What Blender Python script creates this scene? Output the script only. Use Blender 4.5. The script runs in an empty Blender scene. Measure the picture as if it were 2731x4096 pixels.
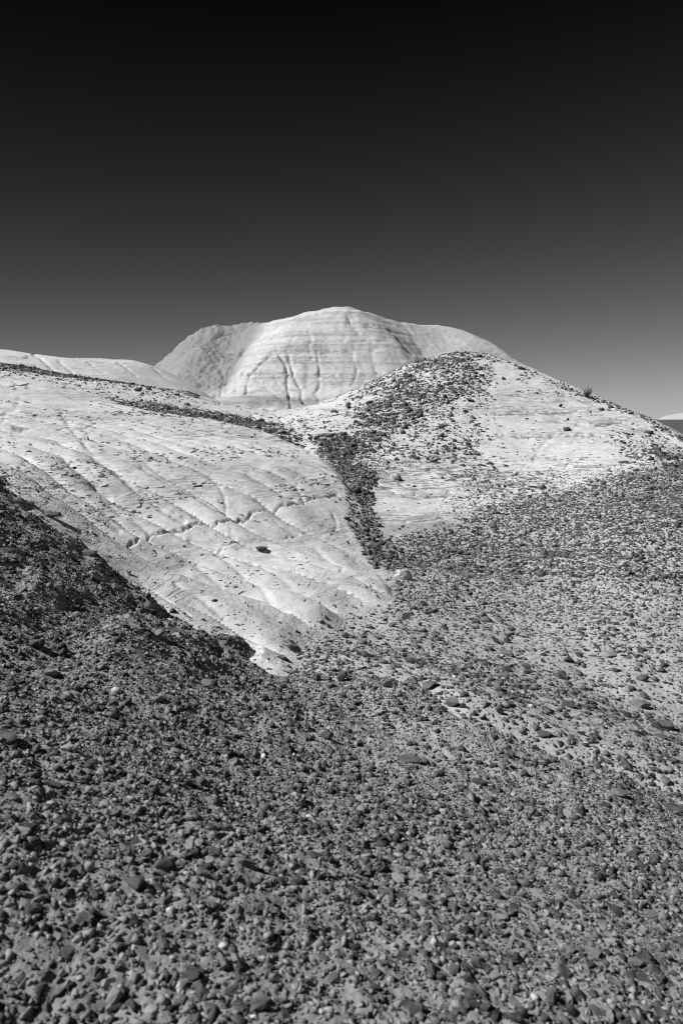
import bpy, bmesh, math, random
import numpy as np
from mathutils import Vector

# ------------------------------------------------------------------ camera, sky, sun, exposure
SC = bpy.context.scene
F = 2730.7            # focal length in photograph pixels (24 mm on a 36 mm high frame, 2731 x 4096)
HORIZON = 1700.0
PITCH = math.atan((2048.0 - HORIZON) / F)
cam_d = bpy.data.cameras.new('camera')
cam = bpy.data.objects.new('camera', cam_d)
SC.collection.objects.link(cam)
cam.location = (0, 0, 0)
cam.rotation_euler = (math.pi / 2 - PITCH, 0, 0)
cam_d.sensor_fit = 'VERTICAL'; cam_d.sensor_height = 36.0; cam_d.lens = 24.0
cam_d.clip_start = 0.05; cam_d.clip_end = 9000
cam_d.dof.use_dof = True; cam_d.dof.focus_distance = 7.0; cam_d.dof.aperture_fstop = 3.6
SC.camera = cam

SUN_EL, SUN_AZ = math.radians(47), math.radians(-96)     # azimuth from straight ahead (+Y), clockwise
sun_dir = Vector((math.sin(SUN_AZ) * math.cos(SUN_EL), math.cos(SUN_AZ) * math.cos(SUN_EL), math.sin(SUN_EL)))
W = bpy.data.worlds.new('World'); SC.world = W; W.use_nodes = True
wt = W.node_tree; wt.nodes.clear()
w_out = wt.nodes.new('ShaderNodeOutputWorld'); w_bg = wt.nodes.new('ShaderNodeBackground')
w_sky = wt.nodes.new('ShaderNodeTexSky'); w_sky.sky_type = 'NISHITA'; w_sky.sun_disc = False
w_sky.sun_elevation = SUN_EL; w_sky.sun_rotation = SUN_AZ
w_sky.air_density = 1.0; w_sky.dust_density = 0.3; w_sky.ozone_density = 1.0; w_sky.altitude = 1500
# black-and-white film behind a deep red filter: the sky's red light alone, dark overhead and pale at the horizon,
# the same all round but for a slight brightening towards +X
w_tc = wt.nodes.new('ShaderNodeTexCoord'); w_xyz = wt.nodes.new('ShaderNodeSeparateXYZ'); wt.links.new(w_tc.outputs['Generated'], w_xyz.inputs[0])
def wm(op, p, q=0.0, clamp=False):
    n = wt.nodes.new('ShaderNodeMath'); n.operation = op; n.use_clamp = clamp
    for sk, val in zip(n.inputs, (p, q)):
        if hasattr(val, 'is_output'): wt.links.new(val, sk)
        else: sk.default_value = val
    return n.outputs[0]
w_h = wm('SQRT', wm('SUBTRACT', 1.0, wm('MULTIPLY', w_xyz.outputs[2], w_xyz.outputs[2])))
SKY_AZ = SUN_AZ + math.radians(100)
w_vec = wt.nodes.new('ShaderNodeCombineXYZ')
wt.links.new(wm('MULTIPLY', w_h, math.sin(SKY_AZ)), w_vec.inputs[0]); wt.links.new(wm('MULTIPLY', w_h, math.cos(SKY_AZ)), w_vec.inputs[1])
wt.links.new(wm('MAXIMUM', w_xyz.outputs[2], 0.0), w_vec.inputs[2]); wt.links.new(w_vec.outputs[0], w_sky.inputs[0])
w_sep = wt.nodes.new('ShaderNodeSeparateColor'); wt.links.new(w_sky.outputs[0], w_sep.inputs[0])
w_toe = wm('MAXIMUM', wm('SUBTRACT', w_sep.outputs[0], 0.85), 0.1)
w_val = wm('MULTIPLY', wm('POWER', w_toe, 1.45), wm('ADD', .46, wm('MULTIPLY', w_xyz.outputs[0], .25)))
w_val = wm('DIVIDE', w_val, wm('ADD', 1.0, wm('MULTIPLY', w_val, .12)))     # the film's shoulder
wt.links.new(w_val, w_bg.inputs[0])
w_bg.inputs[1].default_value = 0.1
wt.links.new(w_bg.outputs[0], w_out.inputs[0])
sl = bpy.data.lights.new('sun', 'SUN'); sl.energy = 5.0; sl.angle = math.radians(0.53); sl.color = (1, 0.99, 0.98)
so = bpy.data.objects.new('sun', sl); SC.collection.objects.link(so)
so.rotation_euler = sun_dir.to_track_quat('Z', 'Y').to_euler()
SC.view_settings.view_transform = 'Standard'; SC.view_settings.look = 'None'
SC.view_settings.exposure = 0.12; SC.view_settings.gamma = 1.0; SC.view_settings.use_curve_mapping = False
SC.cycles.max_bounces = 5; SC.cycles.filter_width = 1.1

rng = np.random.default_rng(7); random.seed(7)
COL = SC.collection

# ------------------------------------------------------------------ pixels <-> places
cp, sp = math.cos(PITCH), math.sin(PITCH)
def ray(u, v):
    x = (u - 1365.5) / F; y = (2048.0 - v) / F
    return np.array([x, cp + sp * y, -sp + cp * y])
def at(u, v, d):                       # the point seen at pixel (u, v) that lies d metres ahead
    r = ray(u, v); return r * (d / r[1])
def project(x, y, z):
    f = cp * y - sp * z; f = np.where(np.abs(f) < 1e-4, 1e-4, f)
    up = sp * y + cp * z
    u = 1365.5 + F * x / f; v = 2048.0 - F * up / f
    return u, v, f

# ------------------------------------------------------------------ noise
def _h(i, j, s):
    n = (i.astype(np.int64) * 374761393 + j.astype(np.int64) * 668265263 + s * 974634777) & 0x7fffffff
    n = ((n ^ (n >> 13)) * 1274126177) & 0x7fffffff
    return ((n ^ (n >> 16)) & 0xffff) / 65535.0
def vnoise(x, y, s=0):
    i = np.floor(x); j = np.floor(y); fx = x - i; fy = y - j
    i = i.astype(np.int64); j = j.astype(np.int64)
    a = fx * fx * fx * (fx * (fx * 6 - 15) + 10); b = fy * fy * fy * (fy * (fy * 6 - 15) + 10)
    n0 = _h(i, j, s) * (1 - a) + _h(i + 1, j, s) * a
    n1 = _h(i, j + 1, s) * (1 - a) + _h(i + 1, j + 1, s) * a
    return (n0 * (1 - b) + n1 * b) * 2 - 1
def fbm(x, y, octv=4, s=0, gain=0.5):
    t = 0; a = 1.0; n = 0
    for k in range(octv):
        c, q = math.cos(0.7 * k), math.sin(0.7 * k)
        t = t + a * vnoise((c * x - q * y) * 2 ** k + 17.3 * k, (q * x + c * y) * 2 ** k - 9.1 * k, s + k)
        n += a; a *= gain
    return t / n
def worley(x, y, s=0):
    i = np.floor(x).astype(np.int64); j = np.floor(y).astype(np.int64)
    d1 = np.full(x.shape, 9.0); d2 = np.full(x.shape, 9.0)
    for a in (-1, 0, 1):
        for b in (-1, 0, 1):
            px = i + a + _h(i + a, j + b, s); py = j + b + _h(i + a, j + b, s + 5)
            d = np.hypot(px - x, py - y)
            d2 = np.minimum(d2, np.maximum(d1, d)); d1 = np.minimum(d1, d)
    return d1, d2
def sstep(a, b, x):
    t = np.clip((x - a) / (b - a), 0, 1); return t * t * (3 - 2 * t)

# ------------------------------------------------------------------ the lie of the land: one surface per hill
def seg_dist(x, y, pl):
    d = np.full(x.shape, 1e9)
    for (ax, ay), (bx, by) in zip(pl[:-1], pl[1:]):
        dx, dy = bx - ax, by - ay; L = dx * dx + dy * dy + 1e-12
        t = np.clip(((x - ax) * dx + (y - ay) * dy) / L, 0, 1)
        d = np.minimum(d, np.hypot(x - ax - t * dx, y - ay - t * dy))
    return d
def inside(x, y, pg):
    c = np.zeros(x.shape, bool); n = len(pg)
    for i in range(n):
        ax, ay = pg[i]; bx, by = pg[(i + 1) % n]
        if ay == by: continue
        c ^= ((ay > y) != (by > y)) & (x < (bx - ax) * (y - ay) / (by - ay) + ax)
    return c
class Surface:
    def __init__(self, pts, poly, fall, soft=0.3, smooth=0.0):
        P = np.array(pts, float); self.c = P[:, :2]; n = len(P)
        K = self._k(self.c[:, None, :] - self.c[None, :, :]) + smooth * np.eye(n)
        A = np.zeros((n + 3, n + 3)); A[:n, :n] = K; A[:n, n] = 1; A[:n, n + 1:] = self.c; A[n:, :n] = A[:n, n:].T
        self.w = np.linalg.solve(A, np.concatenate([P[:, 2], [0, 0, 0]]))
        self.poly = [tuple(p[:2]) for p in poly]; self.fall = fall; self.soft = soft
    @staticmethod
    def _k(d):
        r2 = (d ** 2).sum(-1) + 1e-12; return r2 * np.log(r2) * 0.5
    def __call__(self, x, y):
        # outside the polygon: the height at the nearest rim, then falling away
        n = len(self.poly); best = np.full(x.shape, 1e18); qx = x.copy(); qy = y.copy()
        ins = inside(x, y, self.poly)
        for i in range(n):
            ax, ay = self.poly[i]; bx, by = self.poly[(i + 1) % n]
            dx, dy = bx - ax, by - ay; L = dx * dx + dy * dy + 1e-12
            t = np.clip(((x - ax) * dx + (y - ay) * dy) / L, 0, 1)
            px, py = ax + t * dx, ay + t * dy; d = (x - px) ** 2 + (y - py) ** 2
            m = d < best; best = np.where(m, d, best); qx = np.where(m, px, qx); qy = np.where(m, py, qy)
        d = np.where(ins, 0, np.sqrt(best))
        # follow the surface's own slope for a little while, then hold
        k = np.minimum(d, self.soft) / np.maximum(d, 1e-9)
        ex = np.where(ins, x, qx + (x - qx) * k); ey = np.where(ins, y, qy + (y - qy) * k)
        out = np.empty(x.shape); n = len(self.c)
        for s in range(0, len(x), 60000):
            e = slice(s, s + 60000)
            dd = (ex[e][:, None] - self.c[:, 0]) ** 2 + (ey[e][:, None] - self.c[:, 1]) ** 2 + 1e-12
            out[e] = (dd * np.log(dd) * 0.5) @ self.w[:n] + self.w[n] + self.w[n + 1] * ex[e] + self.w[n + 2] * ey[e]
        return out - self.fall * (np.sqrt(d * d + self.soft ** 2) - self.soft)
def pts(*a): return [at(*p) for p in a]

M_EDGE = [(-500, 1590, 6.2), (-200, 1840, 5.9), (0, 1995, 5.6), (160, 2095, 5.4), (300, 2220, 5.2), (480, 2350, 5.05), (700, 2500, 4.8), (900, 2600, 4.6),
          (1130, 2690, 4.4), (1350, 2715, 4.4), (1600, 2760, 4.4), (1900, 2840, 4.2), (2200, 2930, 4.1), (2731, 3150, 3.8), (3300, 3450, 3.5)]
m_in = [(1365, 4096, 1.48), (0, 4096, 1.32), (2731, 4096, 1.62), (0, 3400, 1.75), (1365, 3400, 2.26), (2731, 3400, 2.8),
        (0, 2700, 2.95), (700, 2800, 3.25), (1365, 2850, 3.85), (500, 2450, 4.35), (150, 2250, 4.6), (2100, 3150, 3.3), (1000, 3100, 2.8)]
mp = pts(*M_EDGE) + pts(*m_in) + [np.array(p) for p in ((0, 0.2, -1.42), (-1.6, 0, -1.0), (1.6, 0, -1.75), (0, -2, -1.35), (-4, -2, -.5), (3, -2, -1.9), (-5, 3, 0.3))]
S_M = Surface(mp, pts(*M_EDGE) + [np.array(p) for p in ((3.5, 0, 0), (5, -4, 0), (0, -7, 0), (-7, -5, 0), (-7, 3, 0))], 0.7, 0.08, 0.001)

l_rim = [(0, 1985, 5.9), (300, 2235, 5.5), (700, 2520, 5.0), (1130, 2705, 4.45), (1330, 2510, 6.0), (1540, 2370, 7.4), (1470, 2250, 8.8), (1400, 2110, 10), (1375, 1960, 11.6),
         (1270, 1825, 14.3), (1050, 1728, 16.5), (750, 1668, 18.2), (480, 1615, 19.3), (250, 1545, 19.5), (0, 1500, 19.5), (-700, 1470, 19)]
l_in = [(600, 1900, 9.6), (800, 2200, 7.6), (300, 1950, 8.1), (1100, 2000, 10.0), (1000, 2350, 6.7), (300, 1700, 12.6), (800, 1760, 13.2), (0, 1700, 11.5), (0, 1850, 7.8),
        (1200, 1850, 12.6), (600, 2200, 7.0), (1250, 2200, 8.6), (-500, 1700, 10), (-500, 1850, 7.4)]
l_foot = [(-300, 2000, 5.6), (0, 2150, 5.25), (300, 2400, 4.95), (700, 2680, 4.5), (1100, 2850, 4.15), (1450, 2650, 5.75), (1650, 2480, 7.0)]
S_L = Surface(pts(*l_rim) + pts(*l_in) + pts(*l_foot), pts(*l_foot) + pts(*l_rim[5:]) + pts((-1100, 1560, 13), (-900, 1700, 8)), 0.6, 0.10, 0.005)

r_pts = [(1250, 2840, 4.1), (1230, 2720, 4.4), (1600, 2900, 3.95), (1950, 3010, 3.8), (2650, 3320, 3.45), (1200, 2650, 4.75), (1350, 2715, 4.42), (1600, 2760, 4.36), (1900, 2840, 4.1), (2200, 2930, 3.98), (2731, 3150, 3.68), (1700, 2650, 5.3), (2250, 2780, 5.1), (2731, 2920, 5.0), (2000, 2500, 7), (2731, 2600, 6.5), (1560, 2380, 7.5), (1300, 2540, 5.75), (2000, 2200, 10), (2731, 2100, 9.5),
         (1480, 2190, 9.4), (1700, 2080, 11), (2731, 1900, 12), (2300, 2000, 11.5), (1410, 1920, 12.4), (1700, 1850, 14), (2100, 1800, 15.5), (2500, 1800, 14.5), (1300, 1770, 15.6),
         (1500, 1650, 19), (1800, 1600, 19), (2200, 1650, 18.5), (1850, 1410, 23.5), (1700, 1440, 23.8), (1500, 1520, 24), (1350, 1588, 25), (1950, 1428, 23), (2100, 1480, 22), (2330, 1572, 20.5), (2560, 1674, 18.2), (2650, 1728, 17.1),
         (2731, 1785, 16.2), (3200, 1930, 13.5), (3300, 2400, 8.5), (3300, 3200, 4.4), (1450, 2060, 10.9)]
r_poly = [(1060, 2820, 3.8), (1900, 3120, 3.3), (2731, 3500, 3.0), (3500, 3700, 3.2), (4000, 2600, 6), (3600, 2050, 11), (3200, 1930, 13.7), (2731, 1785, 16.4), (2650, 1728, 17.3), (2560, 1674, 18.4), (2330, 1572, 20.7), (2100, 1480, 22.2),
          (1950, 1428, 23.2), (1850, 1410, 23.7), (1700, 1440, 24), (1500, 1520, 24.5), (1300, 1600, 25.5), (1200, 1680, 20), (1270, 1800, 15), (1370, 1930, 12.1), (1400, 2110, 10), (1470, 2250, 8.7), (1530, 2370, 7.4), (1330, 2510, 5.9)]
S_R = Surface(pts(*r_pts), pts(*r_poly), 0.6, 0.5, 0.005)

s_pts = [(450, 1603, 19.4), (800, 1672, 18.4), (1100, 1742, 16.7), (1290, 1800, 14.9), (0, 1490, 20.2), (300, 1530, 21), (600, 1580, 21.5), (900, 1650, 21.5), (1200, 1690, 20),
         (0, 1455, 24), (250, 1497, 24), (500, 1530, 24.5), (780, 1578, 26), (1000, 1636, 27), (1250, 1622, 27), (1420, 1565, 27.2), (1600, 1500, 27), (-700, 1425, 24), (-700, 1475, 19.5), (1400, 1700, 18.5)]
s_poly = [(-700, 1475, 19.3), (0, 1490, 19.8), (450, 1603, 19.2), (800, 1672, 18.2), (1100, 1742, 16.5), (1290, 1800, 14.8), (1420, 1760, 16.5), (1500, 1600, 22), (1620, 1500, 27.2), (1420, 1565, 27.4), (1250, 1622, 27.2), (1000, 1636, 27.2),
          (780, 1578, 26.2), (500, 1530, 24.7), (250, 1497, 24.2), (0, 1455, 24.2), (-700, 1425, 24.2)]
S_S = Surface(pts(*s_pts), pts(*s_poly), 0.5, 0.5, 0.02)

f_pts = [(-800, 1350, 37), (0, 1397, 37), (150, 1411, 37), (300, 1429, 37), (480, 1431, 37), (560, 1443, 37.3), (630, 1468, 37.8), (700, 1510, 38.5), (790, 1572, 40), (0, 1475, 30), (250, 1515, 30), (500, 1545, 31), (780, 1600, 33), (-800, 1450, 29)]
f_poly = [(-800, 1350, 37.3), (0, 1397, 37.3), (300, 1429, 37.3), (480, 1431, 37.3), (560, 1443, 37.6), (630, 1468, 38), (700, 1510, 38.8), (800, 1580, 41), (800, 1610, 33), (500, 1550, 31), (0, 1480, 29.5), (-800, 1460, 28.5)]
S_F = Surface(pts(*f_pts), pts(*f_poly), 0.5, 0.8, 0.02)

d_sky = [(600, 1485, 69), (625, 1462, 69.5), (700, 1400, 70), (760, 1348, 70.5), (850, 1312, 71), (980, 1313, 71), (1060, 1309, 68.5), (1150, 1285, 65.5), (1260, 1262, 64), (1390, 1247, 63.5), (1460, 1262, 64),
         (1540, 1286, 66), (1620, 1297, 67), (1760, 1306, 70), (1850, 1328, 70), (1950, 1375, 69), (2030, 1435, 67)]
d_in = [(800, 1400, 65.5), (730, 1470, 63), (770, 1540, 57.5), (700, 1500, 63), (1010, 1370, 67), (965, 1440, 63.5), (915, 1530, 58), (885, 1585, 55), (900, 1420, 67), (850, 1500, 60.5),
        (1040, 1420, 59), (985, 1500, 55.5), (1100, 1500, 54.5), (1300, 1450, 56), (1200, 1600, 50), (1000, 1600, 50.5), (1400, 1350, 59), (1180, 1350, 60), (1120, 1330, 62),
        (1500, 1500, 55), (1590, 1400, 59), (1640, 1350, 64.5), (1690, 1425, 62.5), (1780, 1360, 67), (1850, 1400, 65), (1900, 1450, 63), (780, 1610, 51), (1100, 1645, 47.5), (1400, 1600, 49), (1700, 1520, 57), (2000, 1520, 62)]
d_poly = d_sky + [(2300, 1600, 64), (2000, 1620, 52), (1400, 1650, 45), (1100, 1665, 45), (750, 1640, 47), (560, 1560, 60)]
S_D = Surface(pts(*d_sky) + pts(*d_in), pts(*d_poly), 0.6, 1.2, 0.02)

e_poly = [(2440, 1678, 150), (3600, 1678, 150), (4600, 1678, 170), (5200, 1678, 320), (2300, 1678, 320)]
S_E = Surface(pts(*e_poly), pts(*e_poly), 0.42, 0.8)
w_pts = [(2630, 1672, 420), (2668, 1662, 425), (2700, 1656, 425), (2760, 1652, 430), (3000, 1640, 430), (3400, 1650, 430), (2630, 1676, 440), (3400, 1672, 400), (2700, 1674, 395), (3000, 1673, 395)]
w_poly = [(2630, 1672, 419), (2668, 1662, 427), (2700, 1656, 427), (2760, 1652, 432), (3000, 1640, 432), (3400, 1650, 432), (3400, 1672, 398), (3000, 1673, 393), (2700, 1674, 393)]
S_W = Surface(pts(*w_pts), pts(*w_poly), 0.5, 2.0, 0.05)
def S_G(x, y): return -5.0 + 0.5 * fbm(x / 30, y / 30, 3, 90)
SURF = [S_G, S_M, S_L, S_R, S_S, S_F, S_D, S_E, S_W]
G_, M_, L_, R_, S_, F_, D_, E_, W_ = range(9)

def base(x, y):
    wr = .07 + .23 * sstep(2.8, 4.2, y)        # the gravel slope ends in a ragged rim
    Z = np.stack([f(x + wr * fbm(x / .4, y / .4, 4, 8), y + wr * fbm(x / .4 + 9, y / .4, 4, 9)) if f is S_M else f(x, y) for f in SURF])
    Z[M_] += .045 * fbm(x / .55, y / .55, 3, 5) * sstep(2.5, 4, y); Z[L_] += .03 * fbm(x / .5, y / .5, 3, 6); Z[R_] += .05 * fbm(x / .7, y / .7, 3, 7)
    i = Z.argmax(0); two = np.partition(Z, -2, axis=0)[-2:]
    return two[1], i, sstep(0, .14, two[1] - two[0])

# ---- relief: rills, cracks, ledges.  Lines were read off the photograph and lie on the named hill.
def spline(pl, n=6):
    P = np.array(pl, float)
    if len(P) < 3: return [tuple(p) for p in P]
    out = []
    for i in range(len(P) - 1):
        p0 = P[max(i - 1, 0)]; p1 = P[i]; p2 = P[i + 1]; p3 = P[min(i + 2, len(P) - 1)]
        for k in range(n):
            t = k / n
            out.append(tuple(0.5 * ((2 * p1) + (p2 - p0) * t + (2 * p0 - 5 * p1 + 4 * p2 - p3) * t * t + (3 * p1 - p0 - 3 * p2 + p3) * t ** 3)))
    out.append(tuple(P[-1])); return out
# (surface, polyline in pixels, half width px, depth in metres)
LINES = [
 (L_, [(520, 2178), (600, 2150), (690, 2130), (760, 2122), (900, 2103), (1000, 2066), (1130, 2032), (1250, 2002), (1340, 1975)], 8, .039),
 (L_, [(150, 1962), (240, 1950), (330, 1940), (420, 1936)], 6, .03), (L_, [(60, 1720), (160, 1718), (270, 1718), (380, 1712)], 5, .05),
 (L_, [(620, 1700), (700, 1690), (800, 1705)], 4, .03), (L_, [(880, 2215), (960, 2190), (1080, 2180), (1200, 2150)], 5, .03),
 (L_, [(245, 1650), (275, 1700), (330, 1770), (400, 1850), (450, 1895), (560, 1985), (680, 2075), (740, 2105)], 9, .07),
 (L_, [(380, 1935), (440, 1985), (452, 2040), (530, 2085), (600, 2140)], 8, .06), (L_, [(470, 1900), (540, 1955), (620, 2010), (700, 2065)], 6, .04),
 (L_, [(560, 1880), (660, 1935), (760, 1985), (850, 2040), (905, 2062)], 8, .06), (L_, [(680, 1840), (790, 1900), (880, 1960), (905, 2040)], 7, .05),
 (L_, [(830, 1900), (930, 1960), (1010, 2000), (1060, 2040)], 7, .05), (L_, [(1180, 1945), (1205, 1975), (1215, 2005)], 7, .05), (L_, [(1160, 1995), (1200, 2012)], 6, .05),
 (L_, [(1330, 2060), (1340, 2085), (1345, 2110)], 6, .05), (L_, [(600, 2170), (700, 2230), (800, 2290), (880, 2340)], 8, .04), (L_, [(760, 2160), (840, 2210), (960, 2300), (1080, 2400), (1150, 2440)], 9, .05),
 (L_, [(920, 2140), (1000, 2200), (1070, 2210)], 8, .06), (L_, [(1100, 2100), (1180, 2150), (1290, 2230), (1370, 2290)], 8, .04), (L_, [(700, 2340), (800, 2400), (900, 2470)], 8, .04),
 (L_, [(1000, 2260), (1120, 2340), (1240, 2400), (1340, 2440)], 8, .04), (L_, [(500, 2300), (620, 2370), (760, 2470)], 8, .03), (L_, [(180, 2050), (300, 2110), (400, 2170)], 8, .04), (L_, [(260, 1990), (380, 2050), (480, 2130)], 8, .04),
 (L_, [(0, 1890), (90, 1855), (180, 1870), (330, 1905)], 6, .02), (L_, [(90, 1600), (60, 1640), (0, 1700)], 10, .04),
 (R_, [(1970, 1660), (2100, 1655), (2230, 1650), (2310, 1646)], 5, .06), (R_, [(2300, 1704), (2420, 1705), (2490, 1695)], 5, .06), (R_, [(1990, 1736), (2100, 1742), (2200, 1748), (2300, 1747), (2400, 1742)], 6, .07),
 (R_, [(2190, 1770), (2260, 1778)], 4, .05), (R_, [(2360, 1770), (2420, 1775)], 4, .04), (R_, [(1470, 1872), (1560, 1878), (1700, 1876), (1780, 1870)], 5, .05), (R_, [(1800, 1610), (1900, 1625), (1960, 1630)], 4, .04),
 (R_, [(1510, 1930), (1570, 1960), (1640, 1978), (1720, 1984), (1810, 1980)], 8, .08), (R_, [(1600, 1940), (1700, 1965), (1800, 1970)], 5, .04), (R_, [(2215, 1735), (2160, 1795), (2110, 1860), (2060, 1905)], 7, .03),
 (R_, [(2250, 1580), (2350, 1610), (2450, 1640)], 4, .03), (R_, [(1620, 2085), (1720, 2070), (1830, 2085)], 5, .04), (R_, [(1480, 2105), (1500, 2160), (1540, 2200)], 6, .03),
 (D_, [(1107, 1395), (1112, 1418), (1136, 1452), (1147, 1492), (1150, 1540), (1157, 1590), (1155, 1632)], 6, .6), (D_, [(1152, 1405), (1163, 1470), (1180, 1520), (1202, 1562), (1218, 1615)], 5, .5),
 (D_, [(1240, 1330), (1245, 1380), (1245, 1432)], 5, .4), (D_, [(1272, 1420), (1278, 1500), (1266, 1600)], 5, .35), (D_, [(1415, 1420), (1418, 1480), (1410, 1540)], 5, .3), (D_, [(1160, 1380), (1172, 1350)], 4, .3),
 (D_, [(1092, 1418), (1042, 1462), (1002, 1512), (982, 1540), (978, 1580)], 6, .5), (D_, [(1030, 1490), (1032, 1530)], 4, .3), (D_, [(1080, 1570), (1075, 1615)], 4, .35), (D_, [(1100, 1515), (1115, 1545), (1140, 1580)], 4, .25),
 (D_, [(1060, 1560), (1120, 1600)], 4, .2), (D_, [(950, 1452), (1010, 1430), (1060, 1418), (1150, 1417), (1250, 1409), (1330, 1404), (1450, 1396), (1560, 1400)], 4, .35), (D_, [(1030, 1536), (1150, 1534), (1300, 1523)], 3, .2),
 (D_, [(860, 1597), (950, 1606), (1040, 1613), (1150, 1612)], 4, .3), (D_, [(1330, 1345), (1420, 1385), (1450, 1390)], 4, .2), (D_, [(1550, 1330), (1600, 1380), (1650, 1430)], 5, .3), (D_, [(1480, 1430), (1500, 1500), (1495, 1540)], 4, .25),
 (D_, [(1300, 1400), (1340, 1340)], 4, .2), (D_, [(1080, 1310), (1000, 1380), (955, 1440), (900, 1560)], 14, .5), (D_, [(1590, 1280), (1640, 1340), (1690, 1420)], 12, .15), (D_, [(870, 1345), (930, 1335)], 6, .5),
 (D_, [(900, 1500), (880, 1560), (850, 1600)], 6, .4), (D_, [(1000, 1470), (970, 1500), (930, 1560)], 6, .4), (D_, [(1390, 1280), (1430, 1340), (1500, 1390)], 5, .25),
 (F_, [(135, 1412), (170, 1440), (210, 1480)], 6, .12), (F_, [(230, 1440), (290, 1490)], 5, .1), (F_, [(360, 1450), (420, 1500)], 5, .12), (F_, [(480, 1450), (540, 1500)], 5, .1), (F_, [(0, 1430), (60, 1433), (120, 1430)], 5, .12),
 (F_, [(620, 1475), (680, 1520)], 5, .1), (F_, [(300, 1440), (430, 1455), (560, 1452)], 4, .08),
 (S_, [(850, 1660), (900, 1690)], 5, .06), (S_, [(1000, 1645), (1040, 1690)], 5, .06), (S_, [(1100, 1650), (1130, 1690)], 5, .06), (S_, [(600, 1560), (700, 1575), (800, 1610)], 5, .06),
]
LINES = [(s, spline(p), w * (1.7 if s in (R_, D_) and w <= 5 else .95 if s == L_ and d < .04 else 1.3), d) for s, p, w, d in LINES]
# real changes of clay colour: (surface, centre, radii, albedo factor)
STAINS = [(L_, (560, 2262), (230, 40), .72), (L_, (1050, 2160), (130, 45), .84), (L_, (650, 2200), (200, 55), .88), (L_, (430, 1960), (150, 20), .8), (L_, (820, 1880), (260, 45), .86), (L_, (420, 1850), (200, 45), .9),
          (L_, (700, 2480), (320, 110), .92), (D_, (1050, 1612), (330, 26), .72), (D_, (1250, 1602), (140, 22), .78), (D_, (1200, 1398), (110, 16), .82), (R_, (1650, 2105), (220, 28), .85), (R_, (1650, 1980), (170, 18), .8),
          (R_, (2200, 1745), (240, 14), .92), (F_, (70, 1435), (90, 14), .8), (L_, (1190, 2330), (200, 70), .95)]

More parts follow.
